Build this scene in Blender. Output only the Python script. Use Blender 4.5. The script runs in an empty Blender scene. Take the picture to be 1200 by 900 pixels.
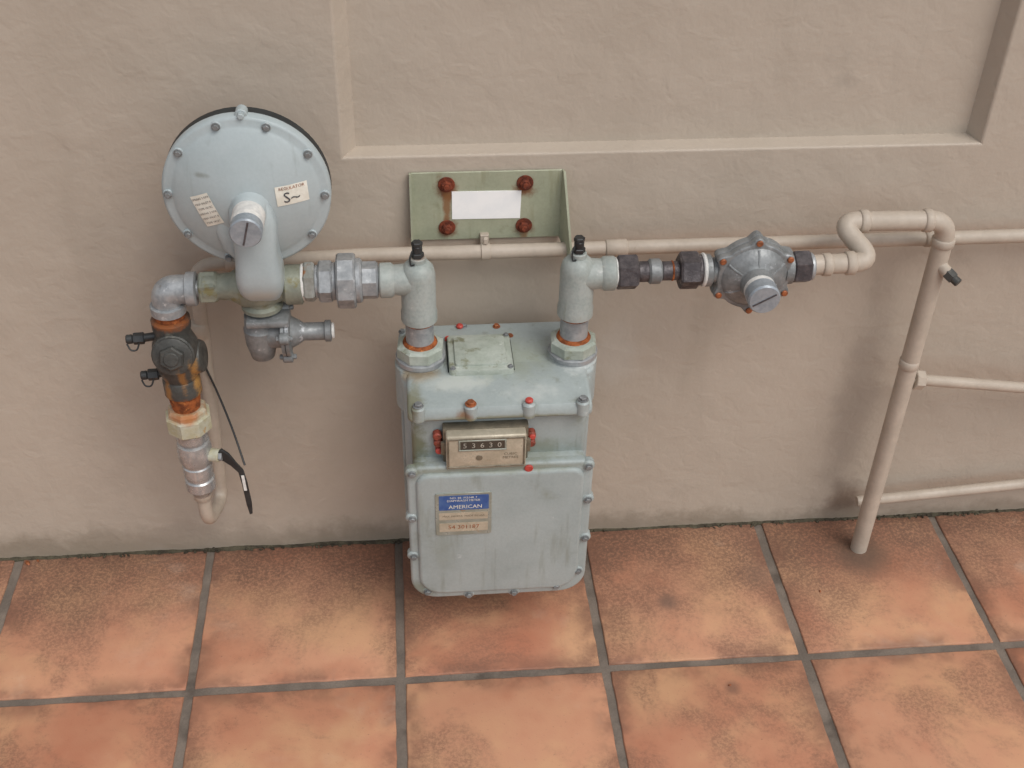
import bpy, bmesh, math, random
from mathutils import Vector, Matrix, Euler
random.seed(7)
scn=bpy.context.scene
COL=scn.collection
def lin(c):
    return tuple(((v/255)/12.92 if v/255<=.04045 else (((v/255)+.055)/1.055)**2.4) for v in c)+(1.0,)

# ---------------------------------------------------------------- materials
def mat(name,col,col2=None,nscale=30,rough=.6,metal=0.0,bump=.15,bscale=250,patches=(),stains_shades=(),spec=.4,fine=.05,rvar=.1,bdist=.002,dobump=True,sscale=45,drips=None):
    m=bpy.data.materials.new(name); m.use_nodes=True
    nt=m.node_tree; N=nt.nodes; L=nt.links
    bs=N['Principled BSDF']
    tc=N.new('ShaderNodeTexCoord'); P=tc.outputs['Object']
    def noise(sc,det=3,ro=.6,vec=None):
        n=N.new('ShaderNodeTexNoise'); n.inputs['Scale'].default_value=sc; n.inputs['Detail'].default_value=det
        n.inputs['Roughness'].default_value=ro; L.new(vec or P,n.inputs['Vector']); return n.outputs['Fac']
    def rng(v,a,b,c=0,d=1):
        r=N.new('ShaderNodeMapRange'); r.interpolation_type='SMOOTHSTEP'
        r.inputs[1].default_value=a; r.inputs[2].default_value=b; r.inputs[3].default_value=c; r.inputs[4].default_value=d
        L.new(v,r.inputs[0]); return r.outputs[0]
    def mix(f,a,b,mode='MIX'):
        x=N.new('ShaderNodeMix'); x.data_type='RGBA'; x.blend_type=mode
        for s,v in ((x.inputs[0],f),(x.inputs[6],a),(x.inputs[7],b)):
            if hasattr(v,'links'): L.new(v,s)
            else: s.default_value=v
        return x.outputs[2]
    def math_(op,a,b):
        x=N.new('ShaderNodeMath'); x.operation=op
        for s,v in ((x.inputs[0],a),(x.inputs[1],b)):
            if hasattr(v,'links'): L.new(v,s)
            else: s.default_value=v
        return x.outputs[0]
    c1=lin(col); c2=lin(col2) if col2 else tuple(v*.75 for v in c1[:3])+(1,)
    base=noise(nscale)
    c=mix(rng(base,.35,.65),c1,c2)
    fno=noise(bscale,1) if (bump>0 and dobump) else None
    if fno and fine:
        fn=rng(fno,.25,.75,1-fine,1+fine)
        comb=N.new('ShaderNodeCombineColor')
        for i in range(3): L.new(fn,comb.inputs[i])
        c=mix(1.0,c,comb.outputs[0],'MULTIPLY')
    for pc,ps,lo,hi in patches:
        c=mix(rng(noise(ps,4,.65),lo,hi),c,lin(pc))
    if drips:   # vertical run marks: noise stretched along z
        dc,sx_,sz_,lo,hi,st=drips
        mp=N.new('ShaderNodeMapping'); mp.inputs['Scale'].default_value=(sx_,sx_,sz_); L.new(P,mp.inputs[0])
        c=mix(rng(noise(1,3,.6,mp.outputs[0]),lo,hi,0,st),c,lin(dc))
    if stains_shades:
        sn=math_('MULTIPLY',math_('SUBTRACT',noise(sscale,4,.7),.5),1.6)
        for pos,r,sc,st in stains_shades:
            sub=N.new('ShaderNodeVectorMath'); sub.operation='SUBTRACT'; L.new(P,sub.inputs[0]); sub.inputs[1].default_value=pos
            dv=N.new('ShaderNodeVectorMath'); dv.operation='DIVIDE'; L.new(sub.outputs[0],dv.inputs[0]); dv.inputs[1].default_value=r
            ln=N.new('ShaderNodeVectorMath'); ln.operation='LENGTH'; L.new(dv.outputs[0],ln.inputs[0])
            f=math_('ADD',ln.outputs['Value'],sn)
            c=mix(rng(f,.35,1.2,st,0),c,lin(sc))
    L.new(c,bs.inputs['Base Color'])
    L.new(rng(base,.3,.7,max(rough-rvar,.05),min(rough+rvar,1)),bs.inputs['Roughness'])
    bs.inputs['Metallic'].default_value=metal
    bs.inputs['Specular IOR Level'].default_value=spec
    if fno:
        b=N.new('ShaderNodeBump'); b.inputs['Strength'].default_value=bump; b.inputs['Distance'].default_value=bdist
        L.new(fno,b.inputs['Height']); L.new(b.outputs[0],bs.inputs['Normal'])
    return m

M={}
M['meter']=mat('meter_paint',(161,170,168),(152,161,159),14,.44,0,.08,240,fine=.03,drips=((132,137,126),55,7,.56,.74,.6),
    patches=[((134,139,126),14,.58,.8),((192,198,195),45,.67,.80)],
    stains_shades=[((.03,-.2,.44),(.02,.03,.035),(112,108,74),.75),((.034,-.205,.37),(.018,.03,.05),(104,106,78),.85),
            ((.03,-.22,.12),(.03,.03,.02),(118,122,104),.6),((.1,-.213,.430),(.012,.03,.010),(130,90,52),.8),
            ((.14,-.215,.424),(.13,.03,.006),(124,124,100),.75),((.148,-.12,.45),(.09,.055,.01),(146,153,134),.6),
            ((.255,-.12,.452),(.035,.05,.01),(206,210,206),.8),((.045,-.15,.45),(.035,.02,.01),(140,116,78),.7),
            ((.09,-.17,.45),(.05,.02,.01),(196,200,192),.6),((.19,-.2,.452),(.05,.02,.01),(192,196,190),.6),
            ((.07,-.232,.20),(.015,.02,.05),(142,150,142),.5),((.148,-.226,.345),(.13,.02,.007),(128,130,110),.65),((.15,-.205,.36),(.12,.02,.02),(130,134,114),.6)])
M['coverplate']=mat('cover_plate_paint',(170,177,167),(152,160,148),30,.5,0,.15,260,patches=[((126,128,106),40,.56,.7),((200,204,196),70,.62,.76)])
M['reg']=mat('regulator_paint',(163,174,175),(170,180,181),10,.42,0,.05,240,fine=.02,drips=((142,150,148),45,6,.60,.78,.5),patches=[((140,148,146),30,.7,.84)],
    stains_shades=[((-.20,-.13,.74),(.01,.03,.004),(110,110,96),.5),((-.149,-.165,.585),(.03,.02,.015),(184,186,178),.7),((-.153,-.13,.61),(.08,.03,.008),(134,134,122),.55)])
M['elbow']=mat('elbow_paint',(150,158,153),(160,165,160),30,.5,.05,.2,240,drips=((126,126,108),60,9,.56,.74,.6),
    patches=[((136,126,98),30,.60,.76),((184,187,183),60,.64,.78)],stains_shades=[((.045,-.12,.615),(.015,.015,.006),(150,92,44),.8)])
M['galv']=mat('galvanised_steel',(166,169,170),(142,146,148),60,.45,.35,.15,200,patches=[((192,194,194),90,.6,.72),((120,120,116),40,.62,.76)])
M['galvdull']=mat('zinc_diecast',(138,141,141),(120,123,123),60,.5,.3,.2,200,patches=[((178,181,183),70,.6,.72),((98,99,97),50,.62,.76)])
M['galvrust']=mat('galvanised_rusty',(158,160,156),(140,140,132),60,.5,.25,.3,200,patches=[((150,96,54),45,.56,.68),((104,66,42),60,.64,.74)])
M['rust']=mat('rust',(158,88,44),(104,56,30),80,.85,.05,.5,300,patches=[((190,120,64),90,.58,.7)])
M['rustcap']=mat('rusty_bolt',(92,44,30),(126,62,40),120,.85,.05,.5,400)
M['iron']=mat('black_iron',(80,80,76),(66,66,63),60,.5,.15,.25,300,patches=[((106,104,96),50,.6,.75)],sscale=90,
    stains_shades=[((-.245,-.15,.44),(.007,.04,.045),(182,136,74),.95),((-.269,-.12,.408),(.04,.04,.012),(150,86,40),.8),((-.285,-.145,.425),(.005,.04,.03),(160,112,60),.8),
            ((-.262,-.14,.455),(.005,.04,.03),(166,118,62),.7),((-.269,-.13,.532),(.03,.04,.008),(150,86,40),.8)])
M['dark']=mat('dark_malleable',(92,87,88),(70,66,68),80,.5,.3,.3,300,patches=[((120,116,114),60,.62,.74)])
M['black']=mat('black_plastic',(40,42,43),(52,54,54),50,.4,0,.0,300)
M['rubber']=mat('diaphragm_edge',(38,42,44),(50,54,54),50,.6,0,.0,300)
M['brass']=mat('weathered_body',(140,143,128),(126,130,118),35,.5,.2,.2,220,patches=[((124,118,82),45,.54,.68),((108,84,54),60,.64,.76)])
M['whitepl']=mat('sealant_white',(222,220,214),(200,200,196),60,.7,0,.2,250)
M['nutyel']=mat('union_dull',(186,186,168),(174,168,138),60,.6,.1,.2,200,patches=[((176,134,74),50,.6,.72)],
    stains_shades=[((-.269,-.14,.385),(.03,.05,.009),(170,96,34),.8)])
M['chrome']=mat('nickel_plated',(188,189,188),(164,165,164),60,.28,.55,.05,200,patches=[((150,140,128),50,.62,.74)])
M['beige']=mat('pipe_paint',(183,171,156),(175,163,148),20,.5,0,.1,150,fine=.03,patches=[((154,140,122),40,.68,.82)])
M['bracket']=mat('bracket_zinc',(166,169,146),(156,160,137),25,.5,.1,.05,200,drips=((140,140,112),70,8,.56,.74,.6),
    patches=[((142,144,118),30,.62,.78)],sscale=70,
    stains_shades=[((.088,-.003,.643),(.016,.03,.020),(120,74,44),.9),((.191,-.003,.643),(.015,.03,.016),(120,74,44),.9),
            ((.089,-.003,.583),(.014,.03,.014),(120,74,44),.85),((.192,-.003,.583),(.014,.03,.014),(120,74,44),.85),
            ((.088,-.003,.615),(.006,.03,.04),(134,92,56),.85),((.192,-.003,.572),(.006,.03,.02),(134,92,56),.7)])
M['label']=mat('white_label',(248,248,246),(242,243,242),40,.5,0,0,100)
M['sticker']=mat('aged_sticker',(228,226,214),(212,208,194),60,.5,0,0,100)
M['ink']=mat('ink',(62,62,66),(72,72,76),60,.6,0,.0,100)
M['red']=mat('red_seal',(192,78,68),(164,58,50),90,.5,0,.1,300)
M['redrust']=mat('red_rust_seal',(150,72,56),(108,58,44),120,.6,0,.4,300)
M['index']=mat('index_cover',(190,181,161),(174,165,145),40,.35,.2,.05,250,patches=[((152,140,117),60,.60,.75)])
M['indexdark']=mat('index_rim',(126,118,102),(104,98,84),60,.45,.3,.1,250)
M['window']=mat('index_window',(74,68,60),(64,60,54),60,.3,0,.0,100)
M['digit']=mat('digit',(176,170,156),(160,156,144),60,.5,0,.0,100)
M['plate']=mat('nameplate',(158,163,154),(144,148,136),50,.35,.3,.05,200,patches=[((158,134,106),60,.62,.74)])
M['blue']=mat('nameplate_blue',(56,88,148),(76,106,156),60,.4,.1,.0,200)
M['copper']=mat('orange_bolt',(168,100,62),(128,76,48),120,.5,.2,.4,300)
M['zinccap']=mat('zinc_cap',(158,166,172),(144,152,158),90,.4,.3,.1,250)
M['moss']=mat('dirt_and_moss',(82,76,60),(60,54,44),60,.95,0,.6,300)

# ---- wall
def wallmat():
    m=mat('painted_render',(182,170,155),(177,165,150),2.2,.62,0,0,60,spec=.3,dobump=False,sscale=14,drips=((162,150,135),7,1.4,.56,.76,.5),
      patches=[((168,156,141),1.1,.48,.8),((162,152,139),7,.62,.84)],
      stains_shades=[((.737,0,.02),(.032,.3,.085),(106,88,74),.8),((-.9,0,.0),(1.6,.3,.06),(142,131,115),.85),
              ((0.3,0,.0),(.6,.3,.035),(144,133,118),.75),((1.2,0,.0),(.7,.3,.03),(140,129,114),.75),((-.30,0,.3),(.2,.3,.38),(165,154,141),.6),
              ((.33,0,.36),(.05,.3,.06),(188,180,168),.6),((.72,0,.25),(.04,.3,.22),(154,143,130),.6)])  # tall band left of the riser paints in its shadow; rust at its foot
    nt=m.node_tree;N=nt.nodes;L=nt.links
    bs=N['Principled BSDF']; tc=N['Texture Coordinate']
    prev=None
    for sc,st,di,de,dist in ((7,.45,.010,2,.3),(34,.5,.0028,2,.6),(150,.4,.0009,1,0)):
        n=N.new('ShaderNodeTexNoise'); n.inputs['Scale'].default_value=sc; n.inputs['Detail'].default_value=de; n.inputs['Roughness'].default_value=.5; n.inputs['Distortion'].default_value=dist
        L.new(tc.outputs['Object'],n.inputs['Vector'])
        b=N.new('ShaderNodeBump'); b.inputs['Strength'].default_value=st; b.inputs['Distance'].default_value=di
        L.new(n.outputs['Fac'],b.inputs['Height'])
        if prev: L.new(prev.outputs[0],b.inputs['Normal'])
        prev=b
    L.new(prev.outputs[0],bs.inputs['Normal'])
    return m
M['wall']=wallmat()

def tilemat():
    m=bpy.data.materials.new('terracotta_tile'); m.use_nodes=True
    nt=m.node_tree;N=nt.nodes;L=nt.links; bs=N['Principled BSDF']
    tc=N.new('ShaderNodeTexCoord'); P=tc.outputs['Object']
    at=N.new('ShaderNodeAttribute'); at.attribute_name='tv'
    off=N.new('ShaderNodeVectorMath'); off.operation='MULTIPLY_ADD'; L.new(at.outputs['Color'],off.inputs[0]); off.inputs[1].default_value=(9,9,9); L.new(P,off.inputs[2])
    def noise(sc,det=3,ro=.6,vec=P,dist=0):
        n=N.new('ShaderNodeTexNoise'); n.inputs['Scale'].default_value=sc; n.inputs['Detail'].default_value=det
        n.inputs['Roughness'].default_value=ro; n.inputs['Distortion'].default_value=dist; L.new(vec,n.inputs['Vector']); return n.outputs['Fac']
    def rng(v,a,b,c=0,d=1):
        r=N.new('ShaderNodeMapRange'); r.interpolation_type='SMOOTHSTEP'
        for i,x in enumerate((a,b,c,d)): r.inputs[i+1].default_value=x
        L.new(v,r.inputs[0]); return r.outputs[0]
    def mix(f,a,b,mode='MIX'):
        x=N.new('ShaderNodeMix'); x.data_type='RGBA'; x.blend_type=mode
        for s,v in ((x.inputs[0],f),(x.inputs[6],a),(x.inputs[7],b)):
            if hasattr(v,'links'): L.new(v,s)
            else: s.default_value=v
        return x.outputs[2]
    def mth(op,a,b):
        x=N.new('ShaderNodeMath'); x.operation=op
        for s,v in ((x.inputs[0],a),(x.inputs[1],b)):
            if hasattr(v,'links'): L.new(v,s)
            else: s.default_value=v
        return x.outputs[0]
    sep=N.new('ShaderNodeSeparateColor'); L.new(at.outputs['Color'],sep.inputs[0])
    c=mix(sep.outputs[0],lin((200,148,117)),lin((182,122,94)))
    n7=noise(6,4,.6,off.outputs[0])
    c=mix(rng(n7,.42,.66,0,.85),c,lin((205,160,122)))
    c=mix(rng(n7,.46,.28,0,.5),c,lin((178,112,86)))
    grain=noise(190,3,.8)
    blot=noise(4.5,5,.68,P,.4)
    g=mth('MULTIPLY',rng(blot,.45,.60),rng(grain,.38,.6,.35,1))
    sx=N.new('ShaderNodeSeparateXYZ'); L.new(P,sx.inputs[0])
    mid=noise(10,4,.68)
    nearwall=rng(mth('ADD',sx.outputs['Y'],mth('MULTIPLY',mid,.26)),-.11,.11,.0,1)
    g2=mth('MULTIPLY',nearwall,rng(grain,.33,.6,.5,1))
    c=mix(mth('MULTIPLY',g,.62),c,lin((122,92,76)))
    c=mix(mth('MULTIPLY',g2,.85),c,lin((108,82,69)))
    def joint(out,offs):
        a=mth('ADD',out,offs); a=mth('DIVIDE',a,.3); a=mth('FRACT',a,0); a=mth('SUBTRACT',a,.5); a=mth('ABSOLUTE',a,0); return a
    jx=joint(sx.outputs['X'],30.0); jy=joint(sx.outputs['Y'],30.285)
    e=mth('MAXIMUM',jx,jy)
    ed=mth('MULTIPLY',rng(e,.36,.485,0,1),rng(mid,.40,.60,.10,1))
    c=mix(mth('MULTIPLY',ed,.72),c,lin((122,88,72)))
    c=mix(rng(grain,.60,.78,0,.55),c,lin((112,78,62)))
    c=mix(mth('MULTIPLY',rng(blot,.44,.30,0,.28),rng(mid,.4,.6)),c,lin((208,184,162)))
    sn=mth('MULTIPLY',mth('SUBTRACT',mid,.5),1.2)
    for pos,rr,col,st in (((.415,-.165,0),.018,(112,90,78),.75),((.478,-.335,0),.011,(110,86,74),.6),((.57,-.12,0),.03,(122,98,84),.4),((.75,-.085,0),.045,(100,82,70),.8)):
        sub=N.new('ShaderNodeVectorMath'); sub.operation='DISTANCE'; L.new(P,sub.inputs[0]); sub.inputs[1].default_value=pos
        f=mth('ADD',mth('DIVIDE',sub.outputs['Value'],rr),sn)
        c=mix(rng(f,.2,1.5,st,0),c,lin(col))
    L.new(c,bs.inputs['Base Color'])
    L.new(rng(n7,.3,.7,.5,.72),bs.inputs['Roughness']); bs.inputs['Specular IOR Level'].default_value=.35
    b=N.new('ShaderNodeBump'); b.inputs['Strength'].default_value=.3; b.inputs['Distance'].default_value=.001; L.new(grain,b.inputs['Height'])
    L.new(b.outputs[0],bs.inputs['Normal'])
    return m
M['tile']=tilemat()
M['grout']=mat('grout',(126,115,104),(106,97,88),14,.9,0,.4,300,patches=[((88,79,71),9,.56,.72)])

# ---------------------------------------------------------------- helpers
def empty(name,loc):
    e=bpy.data.objects.new(name,None); e.location=loc; e.empty_display_size=.05; COL.objects.link(e); return e
def obj(name,bm,m,parent=None,ang=35,smooth=True):
    me=bpy.data.meshes.new(name)
    bmesh.ops.recalc_face_normals(bm,faces=bm.faces)
    bm.to_mesh(me); bm.free()
    me.materials.append(M[m] if isinstance(m,str) else m)
    if smooth:
        for p in me.polygons: p.use_smooth=True
        me.set_sharp_from_angle(angle=math.radians(ang))
    o=bpy.data.objects.new(name,me); COL.objects.link(o)
    if parent:
        o.parent=parent; o.matrix_parent_inverse=Matrix.Translation(-Vector(parent.location))
    return o
def frame(ax):
    a=Vector(ax).normalized(); u=Vector((0,0,1)) if abs(a.z)<.9 else Vector((0,1,0))
    x=u.cross(a).normalized(); y=a.cross(x).normalized(); return a,x,y
def lathe_bm(bm,o,ax,prof,segs=32,rot=0):
    a,x,y=frame(ax); o=Vector(o); rings=[]
    for t,r in prof:
        if r<1e-5: rings.append([bm.verts.new(o+a*t)])
        else: rings.append([bm.verts.new(o+a*t+(x*math.cos(2*math.pi*i/segs+rot)+y*math.sin(2*math.pi*i/segs+rot))*r) for i in range(segs)])
    for A,B in zip(rings,rings[1:]):
        for i in range(segs):
            j=(i+1)%segs
            if len(A)==1 and len(B)==1: continue
            if len(A)==1: bm.faces.new((A[0],B[i],B[j]))
            elif len(B)==1: bm.faces.new((A[i],A[j],B[0]))
            else: bm.faces.new((A[i],A[j],B[j],B[i]))
    if len(rings[0])>1: bm.faces.new(rings[0][::-1])
    if len(rings[-1])>1: bm.faces.new(rings[-1])
def lathe(name,o,ax,prof,m,parent=None,segs=36,rot=0,ang=35):
    bm=bmesh.new(); lathe_bm(bm,o,ax,prof,segs,rot); return obj(name,bm,m,parent,ang)
def cyl_bm(bm,p0,p1,r,segs=28,bev=.0012,rot=0):
    p0=Vector(p0);p1=Vector(p1); l=(p1-p0).length; b=min(bev,r*.3,l*.3)
    lathe_bm(bm,p0,p1-p0,[(0,r-b),(b,r),(l-b,r),(l,r-b)],segs,rot)
def cyl(name,p0,p1,r,m,parent=None,segs=28,bev=.0012,rot=0):
    bm=bmesh.new(); cyl_bm(bm,p0,p1,r,segs,bev,rot); return obj(name,bm,m,parent)
def box_bm(bm,lo,hi,bev=0,seg=3):
    t=bmesh.new(); bmesh.ops.create_cube(t,size=1)
    for v in t.verts: v.co=Vector([(lo[i]+hi[i])/2+v.co[i]*abs(hi[i]-lo[i]) for i in range(3)])
    if bev: bmesh.ops.bevel(t,geom=t.edges[:],offset=bev,segments=seg,profile=.5,affect='EDGES')
    me=bpy.data.meshes.new('t'); t.to_mesh(me); t.free(); bm.from_mesh(me); bpy.data.meshes.remove(me)
def box(name,lo,hi,m,parent=None,bev=0,seg=3):
    bm=bmesh.new(); box_bm(bm,lo,hi,bev,seg); return obj(name,bm,m,parent)
def prism_bm(bm,pts,d0,d1,axis='y',bev=0,seg=2):
    def co(p,d):
        return {'y':(p[0],d,p[1]),'x':(d,p[0],p[1]),'z':(p[0],p[1],d)}[axis]
    t=bmesh.new()
    A=[t.verts.new(co(p,d0)) for p in pts]; B=[t.verts.new(co(p,d1)) for p in pts]
    t.faces.new(A[::-1]); top=t.faces.new(B)
    for i in range(len(pts)):
        j=(i+1)%len(pts); t.faces.new((A[i],A[j],B[j],B[i]))
    bmesh.ops.recalc_face_normals(t,faces=t.faces)
    if bev: bmesh.ops.bevel(t,geom=list(top.edges),offset=bev,segments=seg,profile=.5,affect='EDGES')
    me=bpy.data.meshes.new('t'); t.to_mesh(me); t.free(); bm.from_mesh(me); bpy.data.meshes.remove(me)
def rrect(x0,x1,z0,z1,r,n=6,rb=None):
    rb=rb or r; out=[]
    for cx,cz,a0,rr in ((x1-rb,z0+rb,-90,rb),(x1-r,z1-r,0,r),(x0+r,z1-r,90,r),(x0+rb,z0+rb,180,rb)):
        for i in range(n+1):
            a=math.radians(a0+90*i/n); out.append((cx+rr*math.cos(a),cz+rr*math.sin(a)))
    return out
def path(pts,br):
    pts=[Vector(p) for p in pts]; out=[pts[0]]
    for i in range(1,len(pts)-1):
        a,b,c=pts[i-1:i+2]; u=(a-b); w=(c-b); d=min(br,u.length*.48,w.length*.48); u.normalize(); w.normalize()
        if u.dot(w)<-.999: out.append(b); continue
        s=b+u*d; e=b+w*d
        for k in range(11):
            t=k/10; out.append(s*(1-t)**2*1+b*2*t*(1-t)+e*t*t)
    out.append(pts[-1]); return out
def tube_bm(bm,pts,r,segs=24):
    pts=[Vector(p) for p in pts]; n=len(pts); rings=[]
    tan=[(pts[min(i+1,n-1)]-pts[max(i-1,0)]).normalized() for i in range(n)]
    a,x,y=frame(tan[0])
    for i,p in enumerate(pts):
        if i: 
            q=tan[i-1].rotation_difference(tan[i]); x=q@x; y=q@y
        rr=r(i/(n-1)) if callable(r) else r
        rings.append([bm.verts.new(p+(x*math.cos(2*math.pi*k/segs)+y*math.sin(2*math.pi*k/segs))*rr) for k in range(segs)])
    for A,B in zip(rings,rings[1:]):
        for k in range(segs):
            j=(k+1)%segs; bm.faces.new((A[k],A[j],B[j],B[k]))
    bm.faces.new(rings[0][::-1]); bm.faces.new(rings[-1])
def tube(name,pts,r,m,parent=None,br=.02,segs=24,collars=()):
    bm=bmesh.new(); tube_bm(bm,path(pts,br),r,segs)
    for p0,p1,rr in collars: cyl_bm(bm,p0,p1,rr,segs,.0015)
    return obj(name,bm,m,parent,50)
def loft(name,secs,m,parent=None,n=32,pw=3.2):
    bm=bmesh.new(); R=[]
    for cx,cy,z,hx,hy in secs:
        ring=[]
        for i in range(n):
            a=2*math.pi*i/n; c=math.cos(a); s=math.sin(a)
            ring.append(bm.verts.new((cx+hx*math.copysign(abs(c)**(2/pw),c),cy+hy*math.copysign(abs(s)**(2/pw),s),z)))
        R.append(ring)
    for A,B in zip(R,R[1:]):
        for i in range(n):
            j=(i+1)%n; bm.faces.new((A[i],A[j],B[j],B[i]))
    bm.faces.new(R[0][::-1]); bm.faces.new(R[-1])
    return obj(name,bm,m,parent,40)
def text(name,s,size,fn,m,parent,res=2):
    cu=bpy.data.curves.new(name,'FONT'); cu.body=s; cu.size=size; cu.align_x='CENTER'; cu.align_y='CENTER'; cu.resolution_u=res
    o=bpy.data.objects.new('t',cu); COL.objects.link(o)
    dg=bpy.context.evaluated_depsgraph_get(); dg.update()
    me=bpy.data.meshes.new_from_object(o.evaluated_get(dg)); bpy.data.objects.remove(o)
    for v in me.vertices: v.co=fn(v.co.x,v.co.y)
    me.materials.clear(); me.materials.append(M[m]); me.name=name
    o=bpy.data.objects.new(name,me); COL.objects.link(o); o.parent=parent; o.matrix_parent_inverse=Matrix.Translation(-Vector(parent.location))
    return o
def hexbolt_bm(bm,p,ax,r=.0052,h=.005,washer=True):
    p=Vector(p); a=Vector(ax).normalized()
    if washer: cyl_bm(bm,p,p+a*h*.3,r*1.35,16,.0004)
    cyl_bm(bm,p+a*h*.25,p+a*h,r,6,.0006,random.random())

# ---------------------------------------------------------------- setting
def build_wall():
    bm=bmesh.new()
    X0,X1,Z0,Z1=-.044,.806,.689,2.0; xi0,xi1,zi0,zi1=-.028,.7945,.6915,1.99; D=.027
    xs=[-6,X0,X1,6]; zs=[-.02,Z0,Z1,3.2]
    V={}
    for i,x in enumerate(xs):
        for j,z in enumerate(zs): V[i,j]=bm.verts.new((x,0,z))
    for i in range(3):
        for j in range(3):
            if (i,j)!=(1,1): bm.faces.new((V[i,j],V[i+1,j],V[i+1,j+1],V[i,j+1]))
    O=[V[1,1],V[2,1],V[2,2],V[1,2]]
    I=[bm.verts.new((x,D,z)) for x,z in ((xi0,zi0),(xi1,zi0),(xi1,zi1),(xi0,zi1))]
    for k in range(4): bm.faces.new((O[k],O[(k+1)%4],I[(k+1)%4],I[k]))
    bm.faces.new(I)
    bk=[bm.verts.new((x,.25,z)) for x,z in ((-6,-.02),(6,-.02),(6,3.2),(-6,3.2))]
    bm.faces.new(bk[::-1]) 
    bm.faces.new((V[0,3],V[1,3],V[2,3],V[3,3],bk[2],bk[3]))
    bm.faces.new((V[0,0],V[0,1],V[0,2],V[0,3],bk[3],bk[0]))
    bm.faces.new((V[3,0],V[3,1],V[3,2],V[3,3],bk[2],bk[1]))
    ed=[e for e in bm.edges if all(v in O for v in e.verts)]
    bmesh.ops.bevel(bm,geom=ed,offset=.0028,segments=3,profile=.5,affect='EDGES')
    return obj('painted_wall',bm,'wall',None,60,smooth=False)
build_wall()
bm=bmesh.new()
vs=[bm.verts.new(p) for p in ((-60,.25,-.0028),(60,.25,-.0028),(60,-80,-.0028),(-60,-80,-.0028))]
bm.faces.new(vs); obj('ground',bm,'grout')
bm=bmesh.new(); lay=bm.loops.layers.color.new('tv')
g=.0066
yr=[0,-.285]+[-.285-.3*k for k in range(1,9)]
for j in range(len(yr)-1):
    for i in range(-12,13):
        x0=i*.3+g+random.uniform(-.0012,.0012); x1=(i+1)*.3-g+random.uniform(-.0012,.0012)
        y1=yr[j]-(g if j else .001); y0=yr[j+1]+g+random.uniform(-.001,.001)
        z=.0+random.uniform(-.0006,.0006)
        pts=[]
        cs=[(x0,y0),(x1,y0),(x1,y1),(x0,y1)]
        for k in range(4):
            a=cs[k];b=cs[(k+1)%4]
            for q in range(14):
                f=q/14; px=a[0]*(1-f)+b[0]*f; py=a[1]*(1-f)+b[1]*f
                pts.append((px+random.uniform(-.0007,.0007),py+random.uniform(-.0007,.0007)))
        n0=len(bm.faces)
        prism_bm(bm,pts,-.0045,z,'z',.0022,2)
        bm.faces.ensure_lookup_table()
        c=(random.random(),random.random(),random.random(),1)
        for f in bm.faces[n0:]:
            for l in f.loops: l[lay]=c
obj('tiled_pavement',bm,'tile',None,50)
bm=bmesh.new()
from mathutils import noise as mn
prev=None; x=-2.0
while x<2.2:
    h=.0022+.0034*max(0,mn.noise(Vector((x*14,3,0)))+.3)+.0016*mn.noise(Vector((x*90,1,0))); d=.003+.0045*max(0,mn.noise(Vector((x*17,8,0)))+.3)+.002*mn.noise(Vector((x*80,5,0)))
    h=max(h,.0006); d=max(d,.0006)
    ring=[bm.verts.new((x,.0008,h)),bm.verts.new((x,-d*.45,h*.65+.0006)),bm.verts.new((x,-d,.0002)),bm.verts.new((x,-d,-.004))]
    if prev:
        for k in range(3): bm.faces.new((prev[k],ring[k],ring[k+1],prev[k+1]))
    prev=ring; x+=.004
for k in range(700):
    x=random.uniform(-1.3,1.4)
    if mn.noise(Vector((x*6,0,2)))<random.uniform(-.3,.3): continue
    r=random.uniform(.0008,.0028)
    mt=Matrix.Translation((x,-random.uniform(0,.008),random.uniform(0,.003)))@Matrix.Rotation(random.random()*6,4,'Z')@Matrix.Diagonal((r*random.uniform(1,2.5),r,r*random.uniform(.5,1.1),1))
    bmesh.ops.create_icosphere(bm,subdivisions=1,radius=1,matrix=mt)
obj('moss',bm,'moss',None,80)

# ---------------------------------------------------------------- gas meter
gm=empty('gas_meter',(.148,-.12,.1))
bm=bmesh.new()
box_bm(bm,(.021,-.16,.125),(.273,-.036,.444),.012,4)
box_bm(bm,(.03,-.2,.33),(.262,-.14,.44),.008,3)
box_bm(bm,(.03,-.213,.112),(.263,-.05,.35),.012,4)
box_bm(bm,(.0165,-.10,.15),(.0225,-.06,.40),.002,2); box_bm(bm,(.2715,-.10,.15),(.2775,-.06,.40),.002,2)
obj('case',bm,'meter',gm)
bm=bmesh.new()
prism_bm(bm,rrect(.017,.277,-.158,-.034,.02),.43,.4485,'z',.005,3)
prof=[(-.13,.425),(-.213,.4215),(-.2165,.4255),(-.2165,.4345),(-.212,.441),(-.175,.4505),(-.155,.4515),(-.13,.449)]
t=bmesh.new(); prism_bm(t,prof,.026,.265,'x')
bmesh.ops.bevel(t,geom=[e for e in t.edges if abs(e.verts[0].co.x-e.verts[1].co.x)<1e-6],offset=.006,segments=4,profile=.5,affect='EDGES')
me=bpy.data.meshes.new('t'); t.to_mesh(me); t.free(); bm.from_mesh(me)
for x,y in ((.04,-.2125),(.107,-.2125),(.182,-.2125),(.252,-.2125)):
    cyl_bm(bm,(x,y,.4225),(x,y,.446),.0088,18,.003)
for x in (.045,.249):
    cyl_bm(bm,(x,-.12,.38),(x,-.12,.453),.0335,40,.004)
obj('top_cover',bm,'meter',gm)
bm=bmesh.new(); prism_bm(bm,rrect(.0808,.1692,-.1605,-.0758,.006),.4485,.4510,'z'); obj('cover_gasket',bm,'rubber',gm)
bm=bmesh.new()
prism_bm(bm,rrect(.0825,.1675,-.1588,-.0775,.006),.4510,.4600,'z',.0022,2)
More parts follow.
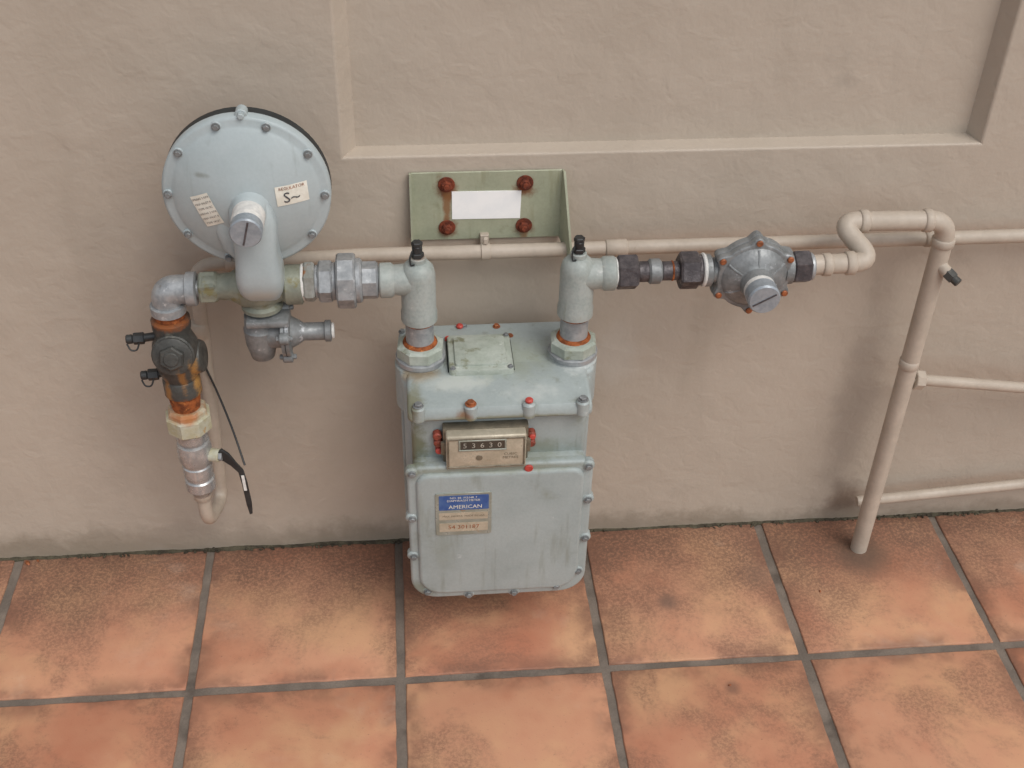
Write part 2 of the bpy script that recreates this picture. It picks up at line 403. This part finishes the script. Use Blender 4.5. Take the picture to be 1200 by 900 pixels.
prism_bm(bm,rrect(.0905,.1595,-.1500,-.0865,.004),.4600,.4635,'z',.0018,2)
obj('square_cover',bm,'coverplate',gm)
bm=bmesh.new()
out=rrect(.0215,.2705,.102,.352,.018,7,.038)
prism_bm(bm,out,-.2125,-.2245,'y',.0045,4)
prism_bm(bm,rrect(.033,.259,.114,.342,.018,7,.034),-.2235,-.2295,'y',.0058,6)
PB=[(.0285,.343),(.0265,.262),(.0265,.19),(.044,.118),(.103,.108),(.168,.108),(.229,.116),(.259,.145),(.2655,.21),(.2655,.283),(.263,.343)]
for x,z in PB: cyl_bm(bm,(x,-.2125,z),(x,-.2262,z),.0088,20,.003)
obj('front_plate',bm,'meter',gm)
bm=bmesh.new()
for x,z in PB: hexbolt_bm(bm,(x,-.2262,z),(0,-1,0),.0042,.0042)
for x,y in ((.04,-.2125),(.252,-.2125)): hexbolt_bm(bm,(x,y,.446),(0,0,1),.0052,.005)
for x,y in ((.022,-.05),(.272,-.05),(.108,-.042)): hexbolt_bm(bm,(x,y,.4485),(0,0,1),.0036,.004)
for x,y in ((.0872,-.154),(.1628,-.154),(.1628,-.082)): hexbolt_bm(bm,(x,y,.4600),(0,0,1),.0030,.003)
obj('bolts',bm,'galvdull',gm)
bm=bmesh.new(); hexbolt_bm(bm,(.107,-.2125,.446),(0,0,1),.0056,.005); hexbolt_bm(bm,(.153,-.045,.4485),(0,0,1),.0040,.004); hexbolt_bm(bm,(.170,-.068,.4485),(0,0,1),.0034,.003); obj('rusty_bolts',bm,'copper',gm)
bm=bmesh.new()
cyl_bm(bm,(.182,-.2125,.446),(.182,-.2125,.4515),.0052,18,.0018)
cyl_bm(bm,(.102,-.044,.4485),(.102,-.044,.4535),.0050,18,.0018)
cyl_bm(bm,(.0845,-.0745,.4485),(.0845,-.0745,.4545),.0048,18,.0015)
cyl_bm(bm,(.183,-.2245,.345),(.183,-.2280,.345),.0058,18,.0015)
cyl_bm(bm,(.0655,-.2,.366),(.0655,-.2105,.366),.0050,14,.0015)
obj('red_seals',bm,'red',gm)
bm=bmesh.new()
for x,z in ((.187,.388),(.187,.374),(.0635,.392),(.0645,.380)): 
    cyl_bm(bm,(x,-.2,z),(x,-.212,z),.0060,12,.002)
obj('seal_screws',bm,'redrust',gm)
cyl('red_cap',(.188,-.212,.388),(.188,-.2145,.388),.0042,'red',gm)
# index
bm=bmesh.new(); box_bm(bm,(.0705,-.214,.347),(.1825,-.199,.408),.002,2); obj('index_base',bm,'indexdark',gm)
bm=bmesh.new(); box_bm(bm,(.074,-.2285,.3495),(.1785,-.2,.4055),.003,3); obj('index_box',bm,'index',gm)
bm=bmesh.new(); 
for a in ((.0755,.3995,.177,.4025),(.0755,.3525,.177,.355),(.0755,.3551,.078,.3994),(.1745,.3551,.177,.3994)):
    box_bm(bm,(a[0],-.2296,a[1]),(a[2],-.228,a[3]),.0006,1)
obj('index_frame',bm,'indexdark',gm)
bm=bmesh.new()
for a in ((.090,.3975,.1525,.400),(.090,.3815,.1525,.384),(.090,.3841,.0925,.3974),(.150,.3841,.1525,.3974)): box_bm(bm,(a[0],-.2300,a[1]),(a[2],-.228,a[3]),.0005,1)
obj('window_bezel',bm,'plate',gm)
box('index_window',(.0926,-.2292,.3841),(.1499,-.2283,.3974),'window',gm)
for i,ch in enumerate('53630'):
    x=.0985+i*.0112
    text('digit',ch,.0115,lambda u,v,x=x:Vector((x+u,-.2296,.3906+v)),'digit',gm)
text('index_text','CUBIC\nMETRES',.006,lambda u,v:Vector((.158+u,-.2289,.371+v)),'indexdark',gm)
cyl('index_dial',(.117,-.2283,.369),(.117,-.2291,.369),.0045,'indexdark',gm,20,.0002)
bm=bmesh.new()
for x in (.0725,.1805): box_bm(bm,(x-.005,-.2175,.366),(x+.005,-.213,.388),.0015,2)
obj('index_lugs',bm,'indexdark',gm)
# nameplate
bm=bmesh.new(); prism_bm(bm,rrect(.058,.134,.233,.31,.003,3),-.2295,-.2308,'y',.0004,1); obj('nameplate',bm,'plate',gm)
bm=bmesh.new(); prism_bm(bm,rrect(.063,.130,.280,.306,.001,2),-.2308,-.2312,'y'); obj('nameplate_blue',bm,'blue',gm)
text('nameplate_text','AMERICAN',.0092,lambda u,v:Vector((.0985+u,-.2315,.2855+v)),'sticker',gm)
text('nameplate_text_small','NO. 85  M3/HR 7\nDIAPHRAGM METER',.0050,lambda u,v:Vector((.096+u,-.2315,.2995+v)),'sticker',gm)
bm=bmesh.new(); prism_bm(bm,rrect(.063,.129,.262,.275,.001,2),-.2308,-.2311,'y'); prism_bm(bm,rrect(.063,.129,.240,.256,.001,2),-.2308,-.2311,'y'); obj('nameplate_fields',bm,'index',gm)
text('serial_text','54 301187',.010,lambda u,v:Vector((.096+u,-.2313,.248+v)),'copper',gm)
text('rating_text','MAX 350 KPA  MADE IN USA',.0045,lambda u,v:Vector((.096+u,-.2313,.2685+v)),'indexdark',gm)

# ---------------------------------------------------------------- swivels + elbows of meter
def riser(name,x,side):
    e=empty(name,(x,-.12,.45))
    lathe('swivel_collar',(x,-.12,.453),(0,0,1),[(0,.031),(.002,.0330),(.008,.0330),(.010,.029)],'galv',e)
    lathe('swivel_nut',(x,-.12,.4615),(0,0,1),[(0,.028),(.002,.0320),(.016,.0320),(.019,.028),(.020,.021)],'coverplate',e,8,.3,20)
    lathe('rust_ring',(x,-.12,.481),(0,0,1),[(0,.0230),(.002,.0220),(.004,.019)],'rust',e)
    lathe('nipple',(x,-.12,.475),(0,0,1),[(0,.0185),(.045,.0185)],'galv',e)
    lathe('rust_ring_upper',(x,-.12,.5135),(0,0,1),[(0,.019),(.001,.0205),(.003,.0205),(.004,.019)],'rust',e)
    bm=bmesh.new()
    lathe_bm(bm,(x,-.12,.516),(0,0,1),[(0,.0205),(.002,.0235),(.014,.0235),(.018,.0222),(.07,.0222),(.08,.02),(.087,.014),(.09,.0)],36)
    lathe_bm(bm,(x,-.12,.578),(side,0,0),[(0,.0205),(.018,.0205),(.03,.0195),(.034,.0225),(.047,.0225),(.049,.0205)],36)
    cyl_bm(bm,(x,-.12,.60),(x,-.12,.611),.0105,20,.001)
    obj('elbow',bm,'elbow',e,40)
    bm=bmesh.new()
    cyl_bm(bm,(x,-.12,.611),(x,-.12,.618),.0085,6,.001); cyl_bm(bm,(x,-.12,.617),(x,-.12,.628),.0065,16,.0015); cyl_bm(bm,(x,-.12,.627),(x,-.12,.633),.0072,6,.001)
    tube_bm(bm,path([(x-.006,-.124,.622),(x-.0095,-.128,.615),(x-.009,-.13,.604),(x-.004,-.131,.606)],.005),.0011,8)
    obj('test_plug',bm,'black',e)
    return e
riser('pipe_elbow',.046,-1)
riser('pipe_elbow',.2495,1)

un=empty('pipe_union',(-.05,-.12,.58))
Z=.579
def lx(name,x0,x1,r,m,par,segs=36,z=Z,y=-.12,rot=0,bev=.0025):
    return cyl(name,(x0,y,z),(x1,y,z),r,m,par,segs,bev,rot)
lx('nipple',-.02,.01,.0165,'galv',un)
lx('union_end',-.026,-.004,.024,'galv',un,8,rot=.39)
lx('union_collar',-.034,-.024,.0285,'galv',un)
lx('union_nut',-.056,-.032,.0350,'galv',un,8,rot=.2)
lx('union_tail',-.063,-.055,.024,'galv',un)
lx('hex_coupling',-.079,-.061,.0265,'galv',un,6)
lx('coupling_ring',-.084,-.078,.021,'galv',un)
lx('hex_bush',-.097,-.083,.0265,'galvrust',un,6,rot=.3)
lx('sealant',-.1005,-.0965,.0235,'whitepl',un)

# ---------------------------------------------------------------- main regulator
rg=empty('gas_pressure_regulator',(-.153,-.12,.65))
cx,cz=-.153,.706
DP=[(.000,.148),(.012,.1475),(.03,.145),(.055,.1385),(.072,.1315),(.082,.1265),(.0865,.1235),(.097,.1225)]
def dome(r):
    for (r0,d0),(r1,d1) in zip(DP,DP[1:]):
        if r<=r1:
            f=(r-r0)/(r1-r0); return d0+(d1-d0)*f
    return DP[-1][1]
def onD(x,z,e=.0008): return Vector((x,-(dome(math.hypot(x-cx,z-cz))+e),z))
lathe('lower_casing',(cx,0,cz),(0,-1,0),[(.055,.02),(.06,.05),(.085,.078),(.094,.0985),(.108,.0985)],'rubber',rg,64)
lathe('upper_casing',(cx,0,cz),(0,-1,0),[(.108,.096),(.1085,.0988),(.1195,.0988),(.1215,.0968),(.1225,.0945),(.1225,.088),(.1245,.0855),(.1275,.081),(.1335,.068),(.1385,.055),(.1445,.032),(.1478,.012),(.148,0)],'reg',rg,72,0,60)
bm=bmesh.new()
for k in range(10):
    a=math.radians(90+16+36*k); x=cx+.0915*math.cos(a); z=cz+.0915*math.sin(a)
    cyl_bm(bm,(x,-.119,z),(x,-.1240,z),.0060,16,.001)
obj('bolt_pads',bm,'reg',rg)
bm=bmesh.new()
for k in range(10):
    a=math.radians(90+16+36*k); x=cx+.0915*math.cos(a); z=cz+.0915*math.sin(a)
    hexbolt_bm(bm,(x,-.1235,z),(0,-1,0),.0038,.0052)
obj('casing_bolts',bm,'galvdull',rg)
bm=bmesh.new(); cyl_bm(bm,(cx+.004,-.105,cz+.0995),(cx+.004,-.120,cz+.0995),.007,16,.001); cyl_bm(bm,(cx+.004,-.119,cz+.1),(cx+.004,-.126,cz+.1),.004,6,.001); obj('vent_lug',bm,'reg',rg)
loft('housing_leg',[(-.147,-.125,.570,.022,.022),(-.147,-.130,.583,.0265,.030),(-.147,-.134,.596,.0285,.033),(-.147,-.137,.610,.0285,.033),(-.147,-.139,.624,.0270,.030),(-.1465,-.141,.645,.0255,.0265),(-.1460,-.142,.668,.0265,.023),(-.1465,-.142,.684,.0275,.020),(-.148,-.141,.700,.025,.016),(-.149,-.138,.716,.017,.012)],'reg',rg,40,3.8)
loft('casing_lobe',[(-.172,-.130,.628,.006,.010),(-.176,-.130,.640,.013,.0125),(-.178,-.130,.662,.017,.0125),(-.180,-.130,.682,.016,.0120),(-.182,-.130,.692,.009,.0105)],'reg',rg,24,2.4)
TX,TZ=-.1485,.699
lathe('spring_tube',(TX,0,TZ),(0,-1,0),[(.14,.026),(.148,.0225),(.152,.0205),(.160,.0195),(.161,.018)],'reg',rg,32,0,50)
lathe('sealant_band',(TX,0,TZ),(0,-1,0),[(.158,.0178),(.1585,.0192),(.187,.0190),(.188,.0175)],'whitepl',rg,32)
lathe('adjusting_cap',(TX,0,TZ),(0,-1,0),[(.187,.0180),(.1875,.0188),(.2015,.0188),(.2035,.0172),(.2035,.0)],'zinccap',rg,32)
bm=bmesh.new(); box_bm(bm,(-.0155,-.0010,-.0011),(.0155,.0010,.0011),.0004,1)
bmesh.ops.transform(bm,matrix=Matrix.Translation((TX,-.2035,TZ))@Matrix.Rotation(math.radians(-75),4,'Y'),verts=bm.verts); obj('cap_slot',bm,'dark',rg)
def sticker(name,cx_,cz_,w,h,ang,m='sticker',e=.0009):
    bm=bmesh.new(); ca,sa=math.cos(ang),math.sin(ang); G=[]
    for i in range(13):
        row=[]
        for j in range(13):
            u=(i/12-.5)*w; v=(j/12-.5)*h; row.append(bm.verts.new(onD(cx_+u*ca-v*sa,cz_+u*sa+v*ca,e)))
        G.append(row)
    for i in range(12):
        for j in range(12): bm.faces.new((G[i][j],G[i+1][j],G[i+1][j+1],G[i][j+1]))
    return obj(name,bm,m,rg)
sticker('sticker_s',-.0985,.7135,.037,.025,.06)
def stfn(cx_,cz_,ang,e=.0016):
    ca,sa=math.cos(ang),math.sin(ang)
    return lambda u,v:onD(cx_+u*ca-v*sa,cz_+u*sa+v*ca,e)
text('sticker_letter','S~',.019,stfn(-.099,.710,.04),'ink',rg)
text('sticker_text','REGULATOR',.0052,stfn(-.0985,.7225,.06),'copper',rg)
sticker('sticker_info',-.199,.696,.023,.042,.38)
for i in range(6):
    text('sticker_lines',('SPRING 2 KPA','MAX INLET 8','TYPE 1813C')[i%3],.0036,stfn(-.199-.0059+.0024*i,.696+.0155-i*.0061,.38,.0019),'ink',rg)
bm=bmesh.new()
lathe_bm(bm,(-.222,-.12,.576),(1,0,0),[(0,.0175),(.002,.0195),(.016,.0195),(.02,.0165),(.034,.018),(.05,.027),(.075,.029),(.092,.022),(.098,.02),(.103,.0255),(.122,.0255),(.124,.022)],36)
lathe_bm(bm,(-.152,-.12,.576),(0,0,-1),[(0,.024),(.022,.022),(.026,.026),(.031,.026),(.032,.02)],32)
obj('valve_body',bm,'brass',rg,40)
lx('body_hex',-.226,-.204,.0215,'brass',rg,6,.576,rot=.5)
# pilot under the body
bm=bmesh.new()
box_bm(bm,(-.172,-.150,.530),(-.118,-.100,.540),.003,2)
lathe_bm(bm,(-.158,-.125,.536),(0,0,-1),[(0,.018),(.018,.0195),(.020,.021),(.045,.0195),(.064,.015),(.067,.011)],28)
lathe_bm(bm,(-.160,-.125,.507),(1,0,0),[(0,.012),(.015,.020),(.028,.020),(.030,.0315),(.0345,.0315)],28)
lathe_bm(bm,(-.1245,-.125,.507),(1,0,0),[(0,.0315),(.0045,.0315),(.006,.021),(.014,.017),(.022,.0118),(.048,.0118),(.049,.0142),(.056,.0142),(.0575,.010),(.0575,.0)],28)
for k in range(4):
    a=math.radians(70+90*k); y=-.125+.033*math.cos(a); z=.507+.033*math.sin(a)
    cyl_bm(bm,(-.1315,y,z),(-.1185,y,z),.0078,14,.0015); cyl_bm(bm,(-.136,y,z),(-.114,y,z),.0036,8,.001)
obj('relief_pilot',bm,'galvdull',rg,40)
cyl('pilot_cap',(-.0680,-.125,.507),(-.064,-.125,.507),.0105,'whitepl',rg)
cyl('pilot_gasket',(-.1255,-.125,.507),(-.1245,-.125,.507),.0322,'rubber',rg)

# ---------------------------------------------------------------- left vertical train
LX=-.269
el=empty('pipe_elbow',(-.26,-.12,.565))
bm=bmesh.new()
cyl_bm(bm,(-.245,-.12,.574),(-.218,-.12,.574),.0115,24,.001)
tube_bm(bm,path([(-.236,-.12,.574),(LX,-.12,.574),(LX,-.12,.545)],.022),.0185,28)
lathe_bm(bm,(-.243,-.12,.574),(1,0,0),[(0,.0195),(.001,.0218),(.012,.0218),(.0135,.0195)],28)
lathe_bm(bm,(LX,-.12,.554),(0,0,-1),[(0,.0195),(.001,.0222),(.012,.0222),(.0135,.0195)],28)
obj('elbow',bm,'galv',el,50)
cyl('rusty_nipple',(LX,-.12,.515),(LX,-.12,.544),.0190,'rust',el)
pv=empty('plug_valve',(LX,-.12,.475))
bm=bmesh.new()
lathe_bm(bm,(LX,-.12,.533),(0,0,-1),[(0,.021),(.002,.0245),(.014,.0245),(.022,.022),(.04,.029),(.06,.031),(.08,.027),(.093,.022),(.097,.0245),(.118,.0245),(.121,.021)],36)
lathe_bm(bm,(LX+.002,-.12,.487),(0,-1,.25),[(0,.028),(.032,.027),(.034,.025),(.037,.025),(.0385,.022)],32)
lathe_bm(bm,(LX+.012,-.12,.470),(1,-.1,.1),[(0,.024),(.018,.022),(.022,.02),(.023,.016)],28)
obj('body',bm,'iron',pv,40)
a=Vector((0,-1,.25)).normalized(); b0=Vector((LX+.002,-.12,.487))
bm=bmesh.new(); cyl_bm(bm,b0+a*.037,b0+a*.046,.0165,6,.002,.4); cyl_bm(bm,b0+a*.045,b0+a*.048,.0095,20,.001); obj('hex_plug',bm,'iron',pv)
bm=bmesh.new()
for z,xe in ((.505,-.327),(.447,-.318)):
    cyl_bm(bm,(LX-.018,-.12,z),(xe+.018,-.123,z-.001),.0055,14); cyl_bm(bm,(xe+.022,-.123,z-.001),(xe+.008,-.124,z-.001),.0078,6,.001); cyl_bm(bm,(xe+.008,-.124,z-.001),(xe-.001,-.125,z-.001),.0062,16,.0015)
    tube_bm(bm,path([(xe+.016,-.128,z-.004),(xe+.012,-.132,z-.014),(xe+.004,-.132,z-.014),(xe,-.128,z-.006)],.005),.0012,8)
obj('test_points',bm,'black',pv)
lathe('rust_nipple',(LX,-.12,.412),(0,0,-1),[(0,.020),(.003,.021),(.012,.020),(.022,.0185),(.032,.0185)],'rust',el)
nu=empty('pipe_union',(LX,-.12,.36))
lathe('union_nut',(LX,-.12,.389),(0,0,-1),[(0,.023),(.004,.0265),(.010,.0275),(.012,.031),(.034,.031),(.038,.027),(.042,.022)],'nutyel',nu,8,.2,25)
bv=empty('ball_valve',(LX,-.12,.285))
lathe('body',(LX,-.12,.349),(0,0,-1),[(0,.0195),(.002,.0215),(.014,.0215),(.016,.0185),(.020,.0185),(.022,.022),(.030,.0235),(.045,.0235),(.053,.022),(.056,.019),(.060,.019),(.062,.0205),(.078,.0205),(.080,.018),(.086,.018),(.088,.0205),(.104,.0205),(.106,.018),(.118,.0125)],'chrome',bv,40,0,30)
bm=bmesh.new(); cyl_bm(bm,(LX+.018,-.124,.306),(LX+.034,-.128,.306),.0095,20,.001); obj('stem',bm,'nutyel',bv)
bm=bmesh.new(); cyl_bm(bm,(LX+.033,-.128,.306),(LX+.038,-.129,.306),.0075,6,.001)
obj('stem_nut',bm,'galv',bv)
bm=bmesh.new()
P=[(-.238,.312),(-.231,.318),(-.222,.309),(-.214,.292),(-.206,.278),(-.203,.255),(-.201,.215),(-.202,.196),(-.206,.194),(-.2085,.214),(-.2105,.252),(-.213,.275),(-.222,.288),(-.231,.297),(-.238,.300)]
prism_bm(bm,P,-.1265,-.1305,'y',.0008,1); obj('lever',bm,'black',bv)
bm=bmesh.new(); prism_bm(bm,[(-.2095,.27),(-.2055,.27),(-.2045,.242),(-.2085,.242)],-.1305,-.1315,'y'); obj('lever_highlight',bm,'whitepl',bv)  # pale strip paints a highlight onto the black lever
bm=bmesh.new(); tube_bm(bm,path([(-.252,-.045,.40),(-.238,-.05,.35),(-.222,-.07,.30),(-.208,-.10,.262)],.04),.0016,8); obj('seal_wire',bm,'black',bv)
ip=empty('gas_pipe',(0,-.03,.56))
R=.0098
tube('pipe',[(LX,-.12,.236),(LX,-.12,.172),(-.262,-.032,.140),(-.246,-.032,.555),(-.02,-.031,.5615),(1.9,-.030,.562)],R,'beige',ip,.03,20,
   collars=[((LX,-.12,.242),(LX,-.12,.222),.0128),((-.2535,-.032,.44),(-.2525,-.032,.465),.0122),((-.2475,-.032,.515),(-.247,-.032,.53),.0122),
            ((.30,-.031,.5617),(.33,-.031,.5617),.0118),((.745,-.031,.562),(.775,-.031,.562),.0118),((-.205,-.0318,.5565),(-.19,-.0318,.557),.012)])
bm=bmesh.new()
for x in (.138,1.25):
    cyl_bm(bm,(x-.006,-.031,.5617),(x+.006,-.031,.5617),R+.0018,20,.0005); box_bm(bm,(x-.006,-.012,.548),(x+.006,0,.576),.001,1)
    box_bm(bm,(x-.003,-.034,.574),(x+.003,-.028,.583),.001,1)
obj('pipe_clips',bm,'beige',ip)

# ---------------------------------------------------------------- bracket
bk=empty('mounting_bracket',(.14,0,.6))
bm=bmesh.new()
box_bm(bm,(.040,-.0045,.566),(.242,-.0015,.667),.0008,1)
prism_bm(bm,[(-.003,.667),(-.010,.667),(-.052,.574),(-.052,.556),(-.003,.566)],.2395,.2425,'x')
prism_bm(bm,[(-.003,.667),(-.009,.667),(-.018,.60),(-.018,.556),(-.003,.566)],.0395,.0425,'x')
for v in bm.verts:
    if v.co.x>.239 and v.co.y<-.005: v.co.x+=(-v.co.y)*.18
obj('plate',bm,'bracket',bk)
bm=bmesh.new()
for x in (.088,.1915):
    for z in (.6495,.5855):
        cyl_bm(bm,(x,-.0045,z),(x,-.0062,z),.0112,20,.0006); cyl_bm(bm,(x,-.006,z),(x,-.0125,z),.0072,6,.0014,random.random()); cyl_bm(bm,(x,-.012,z),(x,-.016,z),.0042,12,.001)
obj('bolts',bm,'rustcap',bk)
bm=bmesh.new(); prism_bm(bm,[(.095,.598),(.186,.597),(.187,.638),(.160,.6385),(.095,.639)],-.0045,-.0056,'y'); obj('label',bm,'label',bk)

# ---------------------------------------------------------------- outlet side
ot=empty('pipe_nipple',(.34,-.12,.579))
lx('sealant',.297,.3005,.0195,'whitepl',ot)
lx('nut',.300,.327,.0235,'dark',ot,6,rot=.3)
lx('thread',.326,.343,.0135,'dark',ot)
lx('coupling',.341,.358,.0165,'galvdull',ot)
lx('nipple',.357,.383,.0125,'dark',ot)
lx('rust_band',.371,.374,.0132,'rust',ot)
lx('nut_b',.381,.407,.0245,'dark',ot,6,rot=.1)
lx('collar',.402,.411,.0205,'dark',ot)
lx('nut_c',.529,.553,.0225,'dark',ot,6,rot=.4)
lx('collar_c',.551,.558,.0185,'galv',ot)
r2=empty('gas_pressure_regulator',(.478,-.12,.578))
bm=bmesh.new()
lathe_bm(bm,(.412,-.12,.578),(1,0,0),[(0,.0185),(.001,.021),(.010,.021),(.013,.0165),(.03,.019),(.05,.028),(.085,.028),(.1,.017),(.105,.0165),(.107,.021),(.117,.021),(.118,.018)],32)
obj('valve_body',bm,'galvdull',r2,40)
lx('sealant',.4105,.4155,.022,'whitepl',r2)
c2x,c2z=.476,.577
def lobed(R0,R1,n,ph,N=144):
    out=[]
    for i in range(N):
        a=2*math.pi*i/N; q=math.cos(n*(a-ph)); out.append((c2x+(R0+(R1-R0)*max(0,q)**2.0)*math.cos(a),c2z+(R0+(R1-R0)*max(0,q)**2.0)*math.sin(a)))
    return out
bm=bmesh.new()
prism_bm(bm,lobed(.0490,.0575,6,math.radians(30)),-.118,-.129,'y',.002,2)
prism_bm(bm,lobed(.0480,.0565,6,math.radians(30)),-.1295,-.139,'y',.0025,3)
lathe_bm(bm,(c2x,0,c2z),(0,-1,0),[(.1385,.043),(.141,.041),(.147,.035),(.150,.027),(.153,.022),(.165,.0205),(.167,.0195)],40)
lathe_bm(bm,(c2x,0,c2z),(0,-1,0),[(.09,.015),(.1,.035),(.118,.044),(.1185,.044)],40)
for k in range(6):
    a=math.radians(60*k+30); ca,sa=math.cos(a),math.sin(a)
    tube_bm(bm,[(c2x+.021*ca,-.1515,c2z+.021*sa),(c2x+.034*ca,-.1465,c2z+.034*sa),(c2x+.041*ca,-.1405,c2z+.041*sa)],.0018,8)
obj('casing',bm,'galvdull',r2,40)
bm=bmesh.new()
for k in range(6):
    a=math.radians(30+60*k); x=c2x+.0505*math.cos(a); z=c2z+.0505*math.sin(a)
    cyl_bm(bm,(x,-.1385,z),(x,-.142,z),.0043,16,.001)
obj('screws',bm,'copper',r2)
lathe('sealant_band',(c2x,0,c2z),(0,-1,0),[(.160,.0188),(.1605,.0202),(.174,.0200),(.1745,.018)],'whitepl',r2,32)
lathe('adjusting_cap',(c2x,0,c2z),(0,-1,0),[(.173,.0195),(.1735,.0207),(.190,.0207),(.1925,.0188),(.1925,0)],'zinccap',r2,36)
bm=bmesh.new(); box_bm(bm,(-.0165,-.0010,-.0011),(.0165,.0010,.0011),.0004,1)
bmesh.ops.transform(bm,matrix=Matrix.Translation((c2x,-.1925,c2z))@Matrix.Rotation(math.radians(-30),4,'Y'),verts=bm.verts); obj('cap_slot',bm,'dark',r2)

op=empty('gas_pipe',(.751,-.071,0))
RP=.0132
tube('pipe',[(.556,-.12,.581),(.640,-.118,.582),(.600,-.072,.617),(.752,-.071,.6135),(.751,-.071,.0)],RP,'beige',op,.028,24,
  collars=[((.570,-.12,.581),(.582,-.12,.581),.0152),((.601,-.119,.5815),(.614,-.1188,.5818),.0158),((.628,-.0719,.6163),(.640,-.0719,.616),.0155),
   ((.716,-.071,.6142),(.728,-.071,.6138),.0155),((.752,-.071,.575),(.752,-.071,.587),.0155),((.751,-.071,.37),(.751,-.071,.385),.0142)])
bm=bmesh.new()
cyl_bm(bm,(.753,-.075,.548),(.762,-.088,.541),.0085,18); 
obj('test_stub',bm,'beige',op)
bm=bmesh.new(); cyl_bm(bm,(.761,-.086,.542),(.768,-.096,.537),.0088,6,.001,.3); cyl_bm(bm,(.7675,-.0955,.5375),(.773,-.103,.534),.0062,16,.001); obj('test_plug',bm,'iron',op)
br=empty('gas_pipe',(.8,-.06,.34))
tube('pipe',[(.752,-.066,.346),(.965,-.05,.305),(1.7,-.04,.17)],.0085,'beige',br,.02,18,collars=[((.775,-.0645,.3415),(.783,-.0639,.340),.0125)])
cyl('tee_nut',(.766,-.066,.344),(.781,-.0648,.341),.0155,'beige',br,8)
lp=empty('gas_pipe',(.9,-.03,.08))
tube('pipe',[(.748,-.03,.067),(.90,-.03,.079),(1.026,-.03,.089),(1.9,-.03,.15)],.0088,'beige',lp,.03,18)
bm=bmesh.new()
for (x,y,s) in ((.475,-.33,.003),(-.585,-.012,.007),(.31,-.02,.003),(.66,-.16,.003),(-.57,-.008,.004)):
    bmesh.ops.create_icosphere(bm,subdivisions=1,radius=1,matrix=Matrix.Translation((x,y,.0012))@Matrix.Rotation(x*7,4,'Z')@Matrix.Diagonal((s,s*.5,.0014,1)))
obj('leaf_litter',bm,'copper',None,80)

# ---------------------------------------------------------------- camera, light
cam=bpy.data.cameras.new('camera'); cam.sensor_width=36; cam.lens=1410.5/1200*36; cam.clip_start=.05; cam.clip_end=300
co=bpy.data.objects.new('camera',cam); co.location=(.03476,-1.41517,1.4016); co.rotation_euler=Euler((.91732,-.01948,-.08828),'XYZ'); COL.objects.link(co); scn.camera=co
w=bpy.data.worlds.new("World"); scn.world=w; w.use_nodes=True
nt=w.node_tree; bg=nt.nodes['Background']; sk=nt.nodes.new('ShaderNodeTexSky'); sk.sky_type='NISHITA'; sk.sun_disc=False
src=Vector((.42,-.55,.95)).normalized()
elv=math.asin(src.z); sk.sun_elevation=elv; sk.sun_rotation=math.atan2(src.x,src.y)
sk.dust_density=3; sk.air_density=1
hs=nt.nodes.new('ShaderNodeHueSaturation'); hs.inputs['Saturation'].default_value=.38
nt.links.new(sk.outputs[0],hs.inputs['Color']); nt.links.new(hs.outputs[0],bg.inputs['Color']); bg.inputs['Strength'].default_value=.148
su=bpy.data.lights.new('sun','SUN'); su.energy=1.05; su.angle=math.radians(36); su.color=(1,.975,.945)
so=bpy.data.objects.new('sun',su); so.rotation_euler=src.to_track_quat('Z','Y').to_euler(); so.location=(2,-3,5); COL.objects.link(so)
scn.view_settings.view_transform='Standard'; scn.view_settings.look='None'; scn.view_settings.exposure=0
